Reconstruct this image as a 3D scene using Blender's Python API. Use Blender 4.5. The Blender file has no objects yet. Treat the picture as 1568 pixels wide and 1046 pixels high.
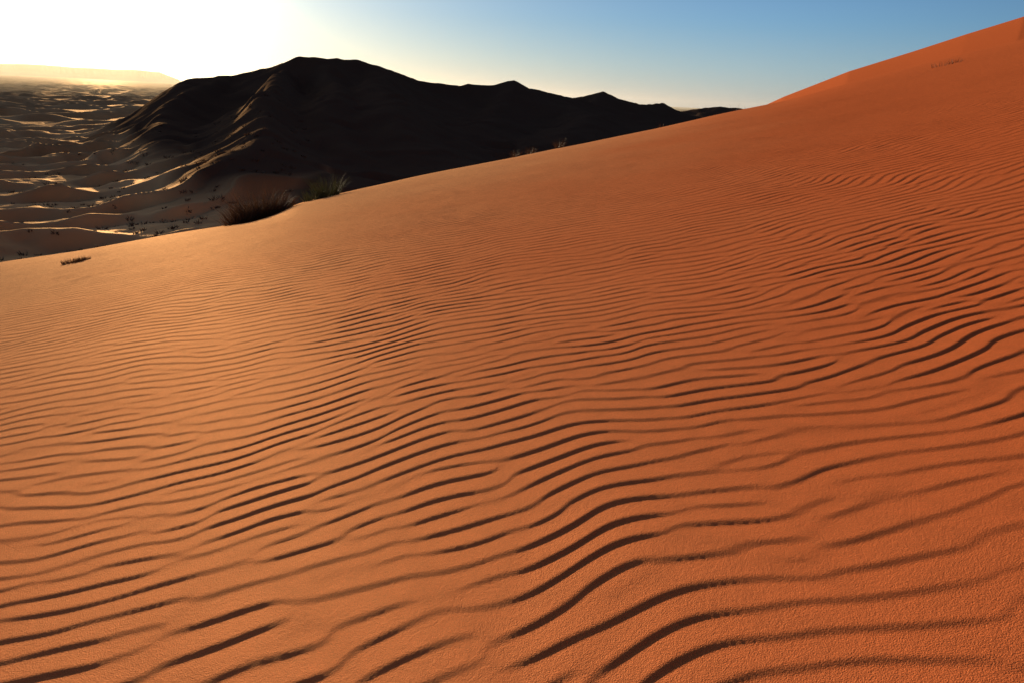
import bpy, math, numpy as np
from mathutils import Matrix, Vector
rng = np.random.default_rng(7)
scene = bpy.context.scene

# ------------------------------------------------------------ helpers: image pixels to directions and positions
FL = 1022.0
PITCH, ROLL = math.radians(20.0), math.radians(3.0)
F = np.array([0, math.cos(PITCH), -math.sin(PITCH)])
R0 = np.array([1.0, 0, 0]); U0 = np.array([0, math.sin(PITCH), math.cos(PITCH)])
R = math.cos(ROLL)*R0 + math.sin(ROLL)*U0
U = -math.sin(ROLL)*R0 + math.cos(ROLL)*U0
def pixel_bearing(x, y):
    d = F*FL + R*(x-784) + U*(523-y)
    return math.atan2(d[0], d[1]), d[2]/math.hypot(d[0], d[1])   # azimuth, tan(elevation)
def pixel_point(x, y, dist):  # image pixel plus a chosen distance gives the world position
    az, te = pixel_bearing(x, y)
    return np.array([dist*math.sin(az), dist*math.cos(az), dist*te])

SUN_AZ, _ = pixel_bearing(140, 25)
SUN_EL = math.radians(5.3)
SUN_DIR = Vector((math.sin(SUN_AZ)*math.cos(SUN_EL), math.cos(SUN_AZ)*math.cos(SUN_EL), math.sin(SUN_EL)))

# ------------------------------------------------------------ noise
def make_perlin(seed):
    r = np.random.default_rng(seed)
    perm = np.concatenate([r.permutation(512)]*2)
    ang = r.uniform(0, 2*np.pi, 512)
    gx, gy = np.cos(ang), np.sin(ang)
    def f(x, y):
        xi = np.floor(x).astype(np.int64); yi = np.floor(y).astype(np.int64)
        xf = x-xi; yf = y-yi
        xi &= 511; yi &= 511
        u = xf*xf*xf*(xf*(xf*6-15)+10); v = yf*yf*yf*(yf*(yf*6-15)+10)
        def g(ix, iy, dx, dy):
            h = perm[(perm[ix & 511]+iy) & 511]
            return gx[h]*dx+gy[h]*dy
        a = g(xi, yi, xf, yf); b = g(xi+1, yi, xf-1, yf)
        c = g(xi, yi+1, xf, yf-1); d = g(xi+1, yi+1, xf-1, yf-1)
        return ((a*(1-u)+b*u)*(1-v)+(c*(1-u)+d*u)*v)*1.5
    return f
P1, P2, P3, P4, P5 = [make_perlin(s) for s in (11, 22, 33, 44, 55)]

# ------------------------------------------------------------ ripples field (oriented band-pass, wrapped tile)
LAM = 0.092
N0 = 2048; DS0 = 0.0120
k = np.fft.fftfreq(N0, DS0)*2*np.pi
KU, KV = np.meshgrid(k, k, indexing='ij')
K = np.hypot(KU, KV)+1e-9; A = np.arctan2(KV, KU); k0 = 2*np.pi/LAM
filt = np.exp(-0.5*((K-k0)/(0.21*k0))**2)*np.exp(-0.5*(A/0.21)**2)
noise = rng.standard_normal((N0, N0))
ZF = np.fft.fft2(noise)*filt
del KU, KV, K, A, filt, noise
Z = np.fft.ifft2(ZF); Z /= np.sqrt(np.mean(np.abs(Z)**2))
N = M = N0; DU = DV = DS0
del ZF
def cw(t):      # cubic B-spline weights: smooth to second order, no beading between samples
    return [(1-t)**3/6, (3*t**3-6*t**2+4)/6, (-3*t**3+3*t**2+3*t+1)/6, t**3/6]
def sampleZ(u, v):
    a = (u/DU) % N; b = (v/DV) % M
    i = np.floor(a).astype(np.int64); j = np.floor(b).astype(np.int64)
    wi = cw(a-i); wj = cw(b-j)
    out = np.zeros(u.shape, dtype=complex)
    for p in range(4):
        ii = (i+p-1) % N
        row = np.zeros(u.shape, dtype=complex)
        for q in range(4):
            row += wj[q]*Z[ii, (j+q-1) % M]
        out += wi[p]*row
    return out*1.12
LL = 20.0
def ripple(x, y, edge_d):
    r = np.hypot(x, y)
    a = math.radians(12)
    u = -x*math.sin(a)+y*math.cos(a); v = x*math.cos(a)+y*math.sin(a)
    up = np.maximum(u, 0)
    us = np.where(u > 0, LL*np.log1p(up/LL), u)
    # meanders vary mostly along the crests so the spacing stays even
    uu = us+0.40*P1(v/4.0, u/9)+0.13*P2(v/1.2+5, u/3.2)+0.05*P3(v/.42, u/1.1)
    z = sampleZ(uu+3.3, v*.92+7.1)
    ph = np.angle(z); amp = np.clip(np.abs(z), 0, 1.6)
    amp = amp/(0.45+amp)*1.42
    f = np.sin(ph)+0.42*np.sin(2*ph)+0.20*np.sin(3*ph)+0.08*np.sin(4*ph)
    mod = np.clip(0.97+0.25*P3(x/2.3, y/2.3)+0.25*P4(x/0.7, y/0.7), 0.4, 1.3)
    fade = np.clip((60-r)/35, 0, 1)*(1-.35*np.clip(r/edge_d, 0, 1)**2)
    return 0.00160*(1+up/LL)*f*amp*mod*fade

# ------------------------------------------------------------ near dune
H = 1.1
edge = [(0, 401, 17), (120, 385, 17), (250, 361, 17), (350, 346, 17), (385, 341, 17), (420, 330, 17), (455, 312, 17), (530, 294, 18.5),
        (650, 268, 21), (800, 239, 24), (1000, 199, 29), (1100, 176, 32), (1200, 156, 36), (1300, 128, 40), (1400, 102, 44), (1568, 60, 50)]
eth = np.array([pixel_bearing(x, y)[0] for x, y, d in edge]); ete = np.array([pixel_bearing(x, y)[1] for x, y, d in edge])
AB = np.linalg.lstsq(np.stack([np.sin(eth), np.cos(eth)], 1), ete, rcond=None)[0]
edd = np.array([d for x, y, d in edge], float)
res = ete-(AB[0]*np.sin(eth)+AB[1]*np.cos(eth))
tt = np.linspace(-np.pi, np.pi, 7201)
kn = np.concatenate([[-np.pi, eth[0]-0.5], eth, [eth[-1]+0.5, np.pi]])
rr_ = np.interp(tt, kn, np.concatenate([[0, 0], res, [0, 0]]))
dd_ = np.interp(tt, kn, np.concatenate([[20, 17], edd, [55, 40]]))
g = np.exp(-0.5*(np.arange(-60, 61)/9.0)**2); g /= g.sum()
rr_ = np.convolve(np.pad(rr_, 60, mode='edge'), g, 'valid')
g2 = np.exp(-0.5*(np.arange(-600, 601)/170.0)**2); g2 /= g2.sum()
dd_ = np.convolve(np.pad(dd_, 600, mode='edge'), g2, 'valid')
g3 = np.exp(-0.5*(np.arange(-1000, 1001)/350.0)**2); g3 /= g3.sum()
rs_ = np.convolve(np.pad(rr_, 1000, mode='edge'), g3, 'valid')
edge2 = [(1050, 196), (1150, 172), (1200, 149), (1300, 110), (1400, 79), (1480, 53), (1568, 26)]
e2t = np.array([pixel_bearing(x, y)[0] for x, y in edge2]); e2e = np.array([pixel_bearing(x, y)[1] for x, y in edge2])
sl = (e2e[-1]-e2e[-3])/(e2t[-1]-e2t[-3])
e2t = np.concatenate([[e2t[0]-0.3], e2t, [e2t[-1]+0.6]]); e2e = np.concatenate([[e2e[0]-0.12], e2e, [e2e[-1]+sl*0.4]])
def near_z(x, y, rip=True):
    r = np.hypot(x, y)+1e-6; th = np.arctan2(x, y)
    D = np.interp(th, tt, dd_)
    w = np.clip((r/D-.5)/.45, 0, 1); w = w*w*(3-2*w)
    te = AB[0]*np.sin(th)+AB[1]*np.cos(th)+(np.interp(th, tt, rr_)*w+np.interp(th, tt, rs_)*(1-w))*(r/(r+1))
    back = np.clip(-np.cos(th), 0, 1)
    s = te+1.333*H/D*(1-back)
    z = -H+s*r-H/(3*D**4)*r**4*(1-0.8*back)
    z = z+0.011*P4(x/3.4+9, y/3.4)*np.clip(r/4, 0, 1)+0.005*P5(x/1.3, y/1.3)
    te2 = np.interp(th, e2t, e2e)
    H2, D2 = 16.0, 100.0
    z2 = -H2+(te2+2*H2/D2)*r-H2/D2**2*r*r
    m = (th > 0.05) & (th < 1.2) & (r > 35)
    z = np.where(m, np.maximum(z, z2), z)
    if rip: z = z+ripple(x, y, D)
    return z

def grid_mesh(name, X, Y, Zz, mat, attr=None):
    nr, nc = X.shape
    me = bpy.data.meshes.new(name)
    co = np.stack([X, Y, Zz], -1).reshape(-1, 3).astype(np.float32)
    idx = np.arange(nr*nc, dtype=np.int32).reshape(nr, nc)
    a = idx[:-1, :-1]; b = idx[:-1, 1:]; c = idx[1:, 1:]; d = idx[1:, :-1]
    q = np.stack([a, d, c, b], -1).reshape(-1, 4)
    me.vertices.add(len(co)); me.vertices.foreach_set('co', co.ravel())
    me.loops.add(q.size); me.loops.foreach_set('vertex_index', q.ravel().astype(np.int32))
    me.polygons.add(len(q)); me.polygons.foreach_set('loop_start', np.arange(0, q.size, 4, dtype=np.int32))
    me.polygons.foreach_set('use_smooth', np.ones(len(q), dtype=bool))
    me.update(calc_edges=True)
    if attr is not None:
        at = me.attributes.new('high_shaded', 'FLOAT', 'POINT'); at.data.foreach_set('value', attr.astype(np.float32).ravel())
    o = bpy.data.objects.new(name, me); scene.collection.objects.link(o)
    me.materials.append(mat)
    if me.polygons[0].normal.z < 0:
        me.flip_normals()
    return o

# ------------------------------------------------------------ materials
def nodes_of(name):
    m = bpy.data.materials.new(name); m.use_nodes = True
    nt = m.node_tree; return m, nt, nt.nodes, nt.links, nt.nodes['Principled BSDF']
def glint(nt, bs, normal, fac, col, rough):
    """warm forward scatter of the sand grains"""
    ns, ls = nt.nodes, nt.links
    gl = ns.new('ShaderNodeBsdfGlossy'); gl.inputs['Color'].default_value = (*col, 1); gl.inputs['Roughness'].default_value = rough
    ls.new(normal, gl.inputs['Normal'])
    mx = ns.new('ShaderNodeMixShader')
    if isinstance(fac, float): mx.inputs[0].default_value = fac
    else: ls.new(fac, mx.inputs[0])
    out = [q for q in ns if q.type == 'OUTPUT_MATERIAL'][0]
    ls.new(bs.outputs[0], mx.inputs[1]); ls.new(gl.outputs[0], mx.inputs[2]); ls.new(mx.outputs[0], out.inputs[0])
def sand_material():
    m, nt, ns, ls, bs = nodes_of('rippled_sand')
    geo = ns.new('ShaderNodeNewGeometry')
    def noise(scale, detail=3, rough=.55):
        n = ns.new('ShaderNodeTexNoise'); n.inputs['Scale'].default_value = scale
        n.inputs['Detail'].default_value = detail; n.inputs['Roughness'].default_value = rough
        ls.new(geo.outputs['Position'], n.inputs['Vector']); return n
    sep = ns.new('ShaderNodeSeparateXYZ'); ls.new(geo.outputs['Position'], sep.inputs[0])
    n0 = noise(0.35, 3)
    # low-sun glare painted into the base colour: paler yellow far left, redder right
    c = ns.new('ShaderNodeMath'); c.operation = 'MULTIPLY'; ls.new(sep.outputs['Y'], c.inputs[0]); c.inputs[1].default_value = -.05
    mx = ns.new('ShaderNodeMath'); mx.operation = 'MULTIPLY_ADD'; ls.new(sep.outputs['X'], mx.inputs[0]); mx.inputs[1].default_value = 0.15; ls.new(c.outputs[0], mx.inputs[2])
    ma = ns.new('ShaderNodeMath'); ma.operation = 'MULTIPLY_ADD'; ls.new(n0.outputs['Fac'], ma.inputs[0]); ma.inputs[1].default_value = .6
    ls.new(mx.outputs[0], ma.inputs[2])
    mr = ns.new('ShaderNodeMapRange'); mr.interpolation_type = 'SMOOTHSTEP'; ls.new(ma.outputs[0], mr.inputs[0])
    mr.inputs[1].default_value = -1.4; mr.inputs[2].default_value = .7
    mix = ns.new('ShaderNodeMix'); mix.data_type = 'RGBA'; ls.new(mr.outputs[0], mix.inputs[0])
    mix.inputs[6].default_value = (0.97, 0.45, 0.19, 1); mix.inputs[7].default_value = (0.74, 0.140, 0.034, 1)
    n1 = noise(420, 2, .7); n2 = noise(14, 4, .6)
    c1 = ns.new('ShaderNodeMapRange'); ls.new(n1.outputs['Fac'], c1.inputs[0]); c1.inputs[1].default_value = .3; c1.inputs[2].default_value = .7
    c1.inputs[3].default_value = .72; c1.inputs[4].default_value = 1.2
    c2 = ns.new('ShaderNodeMapRange'); ls.new(n2.outputs['Fac'], c2.inputs[0]); c2.inputs[1].default_value = .3; c2.inputs[2].default_value = .7
    c2.inputs[3].default_value = .92; c2.inputs[4].default_value = 1.06
    mm = ns.new('ShaderNodeMath'); mm.operation = 'MULTIPLY'; ls.new(c1.outputs[0], mm.inputs[0]); ls.new(c2.outputs[0], mm.inputs[1])
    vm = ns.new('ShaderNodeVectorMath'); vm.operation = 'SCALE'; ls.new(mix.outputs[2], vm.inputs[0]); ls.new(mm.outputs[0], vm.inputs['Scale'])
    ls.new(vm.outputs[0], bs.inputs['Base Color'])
    bs.inputs['Roughness'].default_value = 1
    bs.inputs['Specular IOR Level'].default_value = 0
    b1 = ns.new('ShaderNodeBump'); b1.inputs['Strength'].default_value = .8; b1.inputs['Distance'].default_value = .0028
    g1 = noise(340, 2, .6); ls.new(g1.outputs['Fac'], b1.inputs['Height'])
    b2 = ns.new('ShaderNodeBump'); b2.inputs['Strength'].default_value = .45; b2.inputs['Distance'].default_value = .003
    g2 = noise(80, 3, .6); ls.new(g2.outputs['Fac'], b2.inputs['Height']); ls.new(b1.outputs[0], b2.inputs['Normal'])
    ls.new(b2.outputs[0], bs.inputs['Normal'])
    glint(nt, bs, b2.outputs[0], .09, (1, .62, .34), .66)
    return m
def desert_material(name, ca, cb, sc, high_shaded=None):
    m, nt, ns, ls, bs = nodes_of(name)
    geo = ns.new('ShaderNodeNewGeometry')
    n = ns.new('ShaderNodeTexNoise'); n.inputs['Scale'].default_value = sc; n.inputs['Detail'].default_value = 6
    ls.new(geo.outputs['Position'], n.inputs['Vector'])
    cr = ns.new('ShaderNodeValToRGB'); ls.new(n.outputs['Fac'], cr.inputs[0])
    cr.color_ramp.elements[0].position = .35; cr.color_ramp.elements[0].color = (*ca, 1)
    cr.color_ramp.elements[1].position = .65; cr.color_ramp.elements[1].color = (*cb, 1)
    col = cr.outputs[0]
    b = ns.new('ShaderNodeBump'); b.inputs['Strength'].default_value = .5; b.inputs['Distance'].default_value = .3
    n2 = ns.new('ShaderNodeTexNoise'); n2.inputs['Scale'].default_value = .5; n2.inputs['Detail'].default_value = 6
    ls.new(geo.outputs['Position'], n2.inputs['Vector']); ls.new(n2.outputs['Fac'], b.inputs['Height'])
    if high_shaded:
        at = ns.new('ShaderNodeAttribute'); at.attribute_name = 'high_shaded'
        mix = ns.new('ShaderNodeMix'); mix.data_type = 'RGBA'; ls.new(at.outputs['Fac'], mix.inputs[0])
        ls.new(col, mix.inputs[6]); mix.inputs[7].default_value = (*high_shaded, 1); col = mix.outputs[2]  # mask blends painted shade into the base colour
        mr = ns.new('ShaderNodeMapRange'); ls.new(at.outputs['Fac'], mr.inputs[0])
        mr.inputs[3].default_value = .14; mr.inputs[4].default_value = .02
        glint(nt, bs, b.outputs[0], mr.outputs[0], (1, .66, .38), .6)
    ls.new(col, bs.inputs['Base Color'])
    ls.new(b.outputs[0], bs.inputs['Normal'])
    bs.inputs['Roughness'].default_value = 1; bs.inputs['Specular IOR Level'].default_value = 0
    return m
def plant_material(name, ca, cb):
    m, nt, ns, ls, bs = nodes_of(name)
    geo = ns.new('ShaderNodeNewGeometry')
    n = ns.new('ShaderNodeTexNoise'); n.inputs['Scale'].default_value = 9
    ls.new(geo.outputs['Position'], n.inputs['Vector'])
    cr = ns.new('ShaderNodeValToRGB'); ls.new(n.outputs['Fac'], cr.inputs[0])
    cr.color_ramp.elements[0].position = .35; cr.color_ramp.elements[0].color = (*ca, 1)
    cr.color_ramp.elements[1].position = .65; cr.color_ramp.elements[1].color = (*cb, 1)
    ls.new(cr.outputs[0], bs.inputs['Base Color']); bs.inputs['Roughness'].default_value = .6
    tr = ns.new('ShaderNodeBsdfTranslucent'); ls.new(cr.outputs[0], tr.inputs[0])
    mx = ns.new('ShaderNodeMixShader'); mx.inputs[0].default_value = .25
    out = [q for q in ns if q.type == 'OUTPUT_MATERIAL'][0]
    ls.new(bs.outputs[0], mx.inputs[1]); ls.new(tr.outputs[0], mx.inputs[2]); ls.new(mx.outputs[0], out.inputs[0])
    return m
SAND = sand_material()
DES = desert_material('valley_sand', (.52, .29, .13), (.72, .45, .22), .03, high_shaded=(.09, .055, .04))  # last colour is the near-black shade painted on the backlit big dune
MESA = desert_material('mesa_rock', (.30, .20, .13), (.40, .28, .18), .004)

d2 = math.radians
th = np.concatenate([np.linspace(d2(-180), d2(-50), 90, endpoint=False), np.linspace(d2(-50), d2(50), 1000, endpoint=False), np.linspace(d2(50), d2(180), 91)])
rs = [0.02, .15, .3, .45, .6, .7]
r = .8
while r < 180:
    rs.append(r)
    r += 0.0080 if r < 3.5 else (0.0080+0.0035*(r-3.5) if r < 20 else 0.066+(r-20)*0.02)
rs = np.array(rs)
RR, TT = np.meshgrid(rs, th, indexing='ij')
X = RR*np.sin(TT); Y = RR*np.cos(TT)
Zn = np.maximum(near_z(X, Y), -60)
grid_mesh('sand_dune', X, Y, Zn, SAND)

# ------------------------------------------------------------ background desert
ZV = -30.0
def S(lst): return np.array([pixel_point(*p) for p in lst])
ridges = [
 (S([(225, 150, 385), (262, 131, 400), (300, 124, 420), (345, 121, 440), (400, 109, 440), (440, 101, 435), (468, 89, 430), (505, 91, 430), (560, 97, 440), (600, 109, 445), (640, 124, 450), (700, 132, 470), (745, 129, 478), (784, 124, 480), (800, 135, 480), (825, 138, 490), (860, 147, 500), (890, 152, 520), (960, 175, 520), (1060, 205, 500)]), 75, 2),
 (S([(880, 152, 700), (900, 148, 695), (925, 143, 690), (945, 154, 690), (975, 159, 710), (1012, 158, 740), (1045, 174, 740), (1100, 190, 740)]), 60, 2),
 (S([(1030, 178, 1100), (1060, 173, 1100), (1080, 167, 1100), (1107, 165, 1100), (1160, 171, 1100), (1250, 178, 1100)]), 120, 2),
 (S([(436, 110, 400), (426, 124, 350), (415, 142, 300), (405, 176, 250), (400, 215, 210)]), 26, 3),
 (S([(345, 128, 430), (300, 136, 390), (262, 154, 350), (235, 178, 310), (215, 222, 260)]), 22, 4),
 (S([(520, 106, 415), (508, 128, 360), (500, 158, 300), (505, 205, 250)]), 30, 6),
 (S([(590, 112, 425), (572, 142, 340), (590, 176, 290), (640, 225, 250)]), 34, 8),
 (S([(780, 145, 470), (750, 176, 400), (720, 208, 330)]), 40, 8),
 (S([(860, 162, 490), (900, 178, 420), (870, 205, 340)]), 40, 8),
]
TA, TB = pixel_bearing(100, 130)[0], pixel_bearing(290, 130)[0]
def bg_z(x, y, full=False):
    r = np.hypot(x, y); az = np.arctan2(x, y)
    wx = x+5*P1(x/70, y/70)+3.0*P2(x/22, y/22)+1.0*P5(x/8, y/8); wy = y+9*P3(x/70, y/70)+4*P4(x/22, y/22)
    acc = np.zeros_like(x)
    for pts, w, rd in ridges:
        best = np.zeros_like(x)
        for a, b in zip(pts[:-1], pts[1:]):
            ab = b[:2]-a[:2]; L2 = ab@ab
            t = np.clip(((wx-a[0])*ab[0]+(wy-a[1])*ab[1])/L2, 0, 1)
            d = np.hypot(wx-a[0]-t*ab[0], wy-a[1]-t*ab[1])
            d = np.sqrt(d*d+rd*rd)-rd
            hgt = a[2]+(b[2]-a[2])*t-ZV
            best = np.maximum(best, hgt*np.exp(-d/w))
        acc += best**12
    z = acc**(1/12)
    tp = np.clip((az-TA)/(TB-TA), 0, 1); tp = tp*tp*(3-2*tp)
    z = z*(0.12+0.88*tp)
    high_shaded = np.clip((z-4)/7, 0, 1)
    z = z+high_shaded*(1.2*(1-2*np.abs(P2(x/38+.3, y/38)))+0.35*(1-2*np.abs(P4(x/15, y/15))))*.8
    shade_mask = np.maximum(np.clip((z-3)/6, 0, 1), np.clip((az+.36+.04*P1(x/30, y/30))/.08, 0, 1))  # painted shade: covers the big dune and, by azimuth, its dark foot
    sa_, ca_ = math.sin(-SUN_AZ+0.1), math.cos(-SUN_AZ+0.1)
    p = (x*ca_+y*sa_); q = (-x*sa_+y*ca_)
    qw = q+8*P5(x/34, y/34)+4*P1(x/12, y/12)
    def dunes(L, ps, sd):
        ph = (qw+sd)/L*2*np.pi+2.8*P3(p/(ps*1.3)+sd, q/(L*1.7))
        saw = np.sin(ph)+0.45*np.sin(2*ph)+0.26*np.sin(3*ph)+0.13*np.sin(4*ph)
        return saw*np.clip(0.7+1.4*P2(p/ps+3+sd, q/L), 0.03, 1.6)
    fine = (0.30*P4(p/6, q/4.5)+0.13*P5(p/2.5, q/2))*np.exp(-r/500)
    mid = 1/(1+np.exp((r-420)/60)); far = 1-mid
    hum = (dunes(21.0, 14.0, 0)+fine)*mid*1.1*np.clip(r/160, .75, 2.0)+dunes(58.0, 42.0, 5.3)*far*3.4*np.exp(-r/3500)
    z = z+hum*(1-.8*high_shaded)+1.8*P1(x/110+2, y/110)*np.exp(-r/3000)
    if full: return ZV+z, shade_mask
    return ZV+z
th2 = np.concatenate([np.linspace(d2(-180), d2(-46), 60, endpoint=False), np.linspace(d2(-46), d2(22), 900, endpoint=False), np.linspace(d2(22), d2(180), 80)])
rs2 = np.concatenate([np.geomspace(50, 700, 640, endpoint=False), np.geomspace(700, 3000, 200, endpoint=False), np.geomspace(3000, 40000, 40)])
RR, TT = np.meshgrid(rs2, th2, indexing='ij')
X = RR*np.sin(TT); Y = RR*np.cos(TT)
zb, shade_w = bg_z(X, Y, True)
grid_mesh('desert_valley_ground', X, Y, zb, DES, shade_w)

# distant mesa
mz = [(-420, 92), (-200, 95), (0, 98), (60, 100), (130, 105), (200, 108), (245, 111), (258, 117), (275, 124)]
D = 9000
azs = []; tes = []
for x, y in mz:
    a, t = pixel_bearing(x, y); azs.append(a); tes.append(t)
av = np.linspace(azs[0]-.4, azs[-1], 700)
tv = np.interp(av, azs, tes)
prof = [(-900, -.02), (-500, .12), (-220, .35), (-90, .55), (-60, .92), (0, 1.0), (1500, 1.0), (3000, .97), (3500, 0)]
Xm = []; Ym = []; Zm = []
for off, fr in prof:
    rr = D+off+140*P1(av*60, av*0+3.3)+60*P2(av*240, av*0+1.3)
    top = D*tv+6*P3(av*40, av*0+.5)
    zz = ZV+(top-ZV)*fr
    Xm.append(rr*np.sin(av)); Ym.append(rr*np.cos(av)); Zm.append(zz)
grid_mesh('mesa_plateau', np.array(Xm), np.array(Ym), np.array(Zm), MESA)

# low dusty haze lying over the far plain
bm_v = []; azl = np.linspace(d2(-75), d2(30), 12)
for zz in (-60, 110):
    for rr in (1100, 14000):
        for a in azl: bm_v.append((rr*math.sin(a), rr*math.cos(a), zz))
n_ = len(azl); f_ = []
def vid(l, rr, i): return (l*2+rr)*n_+i
for i in range(n_-1):
    f_ += [(vid(0,0,i), vid(0,1,i), vid(0,1,i+1), vid(0,0,i+1)), (vid(1,0,i), vid(1,0,i+1), vid(1,1,i+1), vid(1,1,i)),
           (vid(0,0,i), vid(0,0,i+1), vid(1,0,i+1), vid(1,0,i)), (vid(0,1,i), vid(1,1,i), vid(1,1,i+1), vid(0,1,i+1))]
f_ += [(vid(0,0,0), vid(1,0,0), vid(1,1,0), vid(0,1,0)), (vid(0,0,n_-1), vid(0,1,n_-1), vid(1,1,n_-1), vid(1,0,n_-1))]
me = bpy.data.meshes.new('dust_haze'); me.from_pydata(bm_v, [], f_); me.update()
hz = bpy.data.objects.new('dust_haze', me); scene.collection.objects.link(hz)
m = bpy.data.materials.new('haze'); m.use_nodes = True; nt = m.node_tree
nt.nodes.remove(nt.nodes['Principled BSDF'])
vs_ = nt.nodes.new('ShaderNodeVolumeScatter'); vs_.inputs['Color'].default_value = (1, .82, .58, 1)
vs_.inputs['Density'].default_value = 1.05e-4; vs_.inputs['Anisotropy'].default_value = .5
nt.links.new(vs_.outputs[0], [q for q in nt.nodes if q.type == 'OUTPUT_MATERIAL'][0].inputs['Volume'])
me.materials.append(m)

# ------------------------------------------------------------ plants
def blades_mesh(name, items, mat):
    vs = []; fs = []
    for root, dr, L, w, droop in items:
        dr = Vector(dr).normalized(); side = dr.cross(Vector((rng.uniform(-1, 1), rng.uniform(-1, 1), rng.uniform(-.3, .3)))).normalized()
        n = 4; base = len(vs); p = Vector(root)
        for i in range(n+1):
            t = i/n; ww = w*(1-t*.9)
            vs.append(p-side*ww*.5); vs.append(p+side*ww*.5)
            dr = (dr+Vector((0, 0, -droop*t))).normalized(); p = p+dr*(L/n)
        for i in range(n):
            a = base+2*i; fs.append((a, a+1, a+3, a+2))
    me = bpy.data.meshes.new(name); me.from_pydata([tuple(v) for v in vs], [], fs); me.update()
    me.materials.append(mat)
    o = bpy.data.objects.new(name, me); scene.collection.objects.link(o); return o
def tuft(center, rad, hgt, n, width, spread=.8, droop=.25, zf=None):
    it = []
    aa = rng.uniform(0, 2*np.pi, n); qq = rad*np.sqrt(rng.random(n))*.5
    xs = center[0]+qq*np.cos(aa); ys = center[1]+qq*np.sin(aa); zs = zf(xs, ys)-.01
    for a, x, y, z in zip(aa, xs, ys, zs):
        sp = spread*rng.random()**.7
        dr = (sp*math.cos(a)+rng.normal(0, .15), sp*math.sin(a)+rng.normal(0, .15), 1)
        it.append(((x, y, z), dr, hgt*rng.uniform(.45, 1.05), width*rng.uniform(.6, 1.3), droop*rng.uniform(.4, 1.6)))
    return it
nz = lambda x, y: near_z(x, y, False)
GREEN = plant_material('desert_grass', (.035, .042, .013), (.075, .07, .025))
DRY = plant_material('dry_shrub', (.055, .025, .012), (.12, .055, .025))
def place(x, y, dist):
    az, _ = pixel_bearing(x, y); return dist*math.sin(az), dist*math.cos(az)
it = tuft(place(502, 296, 17.2), .55, .66, 280, .011, .75, .3, nz)+tuft(place(480, 300, 17.0), .42, .36, 140, .011, .9, .3, nz)
blades_mesh('grass_tuft', it, GREEN)
it = []
for x, y, d, h, rd, n in [(372, 335, 16.2, .62, .55, 320), (396, 330, 16.5, .84, .7, 560), (416, 325, 16.2, .58, .6, 380), (358, 340, 16.0, .34, .4, 140), (432, 322, 16.4, .34, .45, 140)]:
    it += tuft(place(x, y, d), rd, h, n, .014, 1.1, .15, nz)
blades_mesh('dry_shrub', it, DRY)
for lst in [[(790, 240, 23.5, .28, .3, 80), (812, 236, 24, .3, .3, 80)], [(857, 228, 25, .38, .3, 100)], [(1126, 168, 32, .42, .25, 12), (1136, 166, 32.5, .28, .3, 10)], [(1012, 198, 29, .2, .25, 30)],
            [(1440, 130, 30, .22, .9, 60), (1455, 126, 31, .2, .6, 40)], [(112, 399, 12.0, .09, .3, 260), (126, 397, 12.1, .07, .22, 160)]]:  # last pair: dense low blades standing in for a small dark stone
    it = []
    for x, y, d, h, rd, n in lst: it += tuft(place(x, y, d), rd, h, n, .009, .8, .1, nz)
    blades_mesh('dry_shrub', it, DRY)

items = []
for _ in range(380):
    az = rng.uniform(d2(-42), d2(-17)); dist = 125*(2.4**rng.random())
    c = (dist*math.sin(az), dist*math.cos(az)); s = rng.uniform(.35, 1.1)
    items += tuft(c, s*1.6, s, 16, .2, 1.2, .25, bg_z)
blades_mesh('valley_scrub', items, DRY)

# ------------------------------------------------------------ sky + sun
w = bpy.data.worlds.new('World'); scene.world = w; w.use_nodes = True
nt = w.node_tree; ns = nt.nodes; ls = nt.links
bg = ns['Background']
sky = ns.new('ShaderNodeTexSky'); sky.sky_type = 'NISHITA'; sky.sun_disc = False
sky.sun_elevation = SUN_EL; sky.sun_rotation = SUN_AZ; sky.air_density = 1.0; sky.dust_density = .3; sky.ozone_density = 3
bg.inputs['Strength'].default_value = .05
ls.new(sky.outputs[0], bg.inputs['Color'])
tc = ns.new('ShaderNodeTexCoord')
nrm = ns.new('ShaderNodeVectorMath'); nrm.operation = 'NORMALIZE'; ls.new(tc.outputs['Generated'], nrm.inputs[0])
sp = ns.new('ShaderNodeSeparateXYZ'); ls.new(nrm.outputs[0], sp.inputs[0])
cr = ns.new('ShaderNodeValToRGB'); ls.new(sp.outputs['Z'], cr.inputs[0])
e = cr.color_ramp.elements
e[0].position = 0; e[0].color = (.25, .37, .42, 1)
e[1].position = 1; e[1].color = (.010, .015, .04, 1)
for pos, c in [(.05, (.18, .33, .46)), (.11, (.09, .25, .47)), (.19, (.035, .14, .40)), (.40, (.012, .035, .11))]:
    q = e.new(pos); q.color = (*c, 1)
dt = ns.new('ShaderNodeVectorMath'); dt.operation = 'DOT_PRODUCT'; ls.new(nrm.outputs[0], dt.inputs[0]); dt.inputs[1].default_value = SUN_DIR
ac = ns.new('ShaderNodeMath'); ac.operation = 'ARCCOSINE'; ls.new(dt.outputs['Value'], ac.inputs[0])
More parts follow.
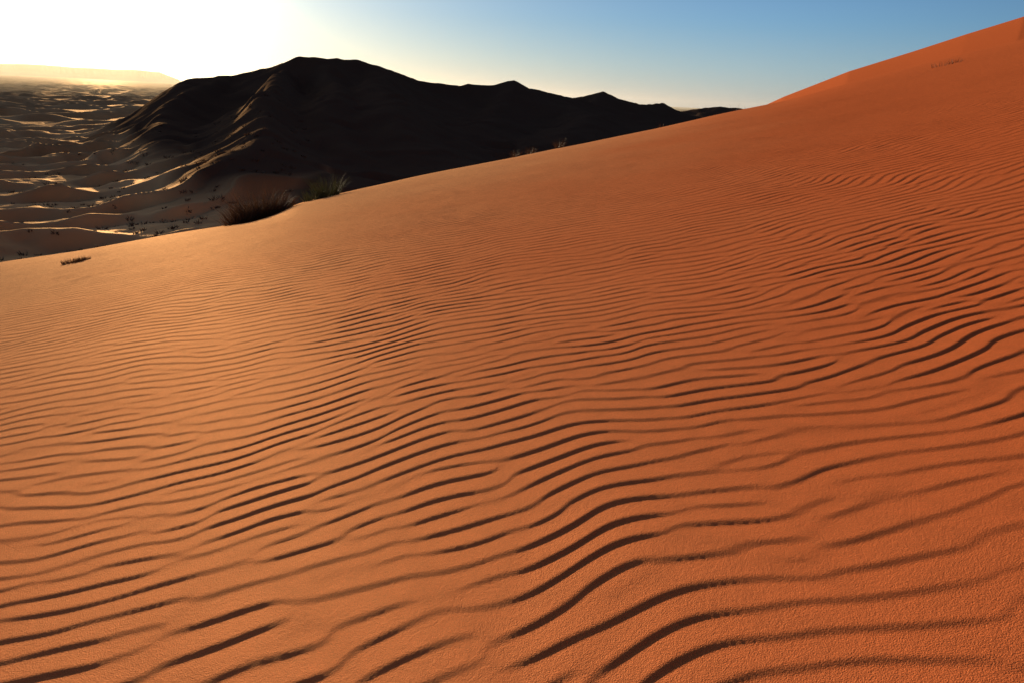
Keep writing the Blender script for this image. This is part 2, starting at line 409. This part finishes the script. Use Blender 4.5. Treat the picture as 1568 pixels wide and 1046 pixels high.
# sky dimmed opposite the low sun, to deepen dune shade and cut blue fill
fall = ns.new('ShaderNodeMapRange'); fall.interpolation_type = 'SMOOTHSTEP'; ls.new(ac.outputs[0], fall.inputs[0])
fall.inputs[1].default_value = d2(45); fall.inputs[2].default_value = d2(110); fall.inputs[3].default_value = .88; fall.inputs[4].default_value = .12
bgr = ns.new('ShaderNodeBackground'); ls.new(cr.outputs[0], bgr.inputs['Color']); ls.new(fall.outputs[0], bgr.inputs['Strength'])
def lobe(sig, power, amp, col, src=None):
    m1 = ns.new('ShaderNodeMath'); m1.operation = 'DIVIDE'; ls.new(src or ac.outputs[0], m1.inputs[0]); m1.inputs[1].default_value = sig
    m2 = ns.new('ShaderNodeMath'); m2.operation = 'POWER'; ls.new(m1.outputs[0], m2.inputs[0]); m2.inputs[1].default_value = power
    m3 = ns.new('ShaderNodeMath'); m3.operation = 'MULTIPLY'; ls.new(m2.outputs[0], m3.inputs[0]); m3.inputs[1].default_value = -1
    m4 = ns.new('ShaderNodeMath'); m4.operation = 'EXPONENT'; ls.new(m3.outputs[0], m4.inputs[0])
    m5 = ns.new('ShaderNodeMath'); m5.operation = 'MULTIPLY'; ls.new(m4.outputs[0], m5.inputs[0]); m5.inputs[1].default_value = amp
    b = ns.new('ShaderNodeBackground'); b.inputs['Color'].default_value = (*col, 1); ls.new(m5.outputs[0], b.inputs['Strength']); return b
anti = ns.new('ShaderNodeMath'); anti.operation = 'SUBTRACT'; anti.inputs[0].default_value = math.pi; ls.new(ac.outputs[0], anti.inputs[1])  # warm lobe added to the unseen sky as fill for ripple shadows
prev = bg
for b in (bgr, lobe(d2(6.2), 2.0, 2.8, (1, .9, .62)), lobe(d2(9.5), 1.0, 1.5, (1, .80, .44)), lobe(d2(22), 1.0, .30, (1, .88, .55)),
          lobe(d2(50), 2.0, .10, (1, .44, .25), anti.outputs[0])):
    a = ns.new('ShaderNodeAddShader'); ls.new(prev.outputs[0], a.inputs[0]); ls.new(b.outputs[0], a.inputs[1]); prev = a
ls.new(prev.outputs[0], ns['World Output'].inputs[0])

sd = bpy.data.lights.new('sun', 'SUN'); sd.energy = 5; sd.angle = d2(.8); sd.color = (1, .78, .50)
so = bpy.data.objects.new('sun', sd); scene.collection.objects.link(so)
so.rotation_euler = SUN_DIR.to_track_quat('Z', 'Y').to_euler(); so.location = (0, 0, 50)

cam = bpy.data.cameras.new('camera'); cam.sensor_width = 36; cam.lens = 36*FL/1568; cam.clip_start = .05; cam.clip_end = 80000
co = bpy.data.objects.new('camera', cam); scene.collection.objects.link(co)
co.matrix_world = Matrix(((R[0], U[0], -F[0], 0), (R[1], U[1], -F[1], 0), (R[2], U[2], -F[2], 0), (0, 0, 0, 1)))
scene.camera = co
scene.view_settings.view_transform = 'Standard'; scene.view_settings.look = 'None'; scene.view_settings.exposure = 0
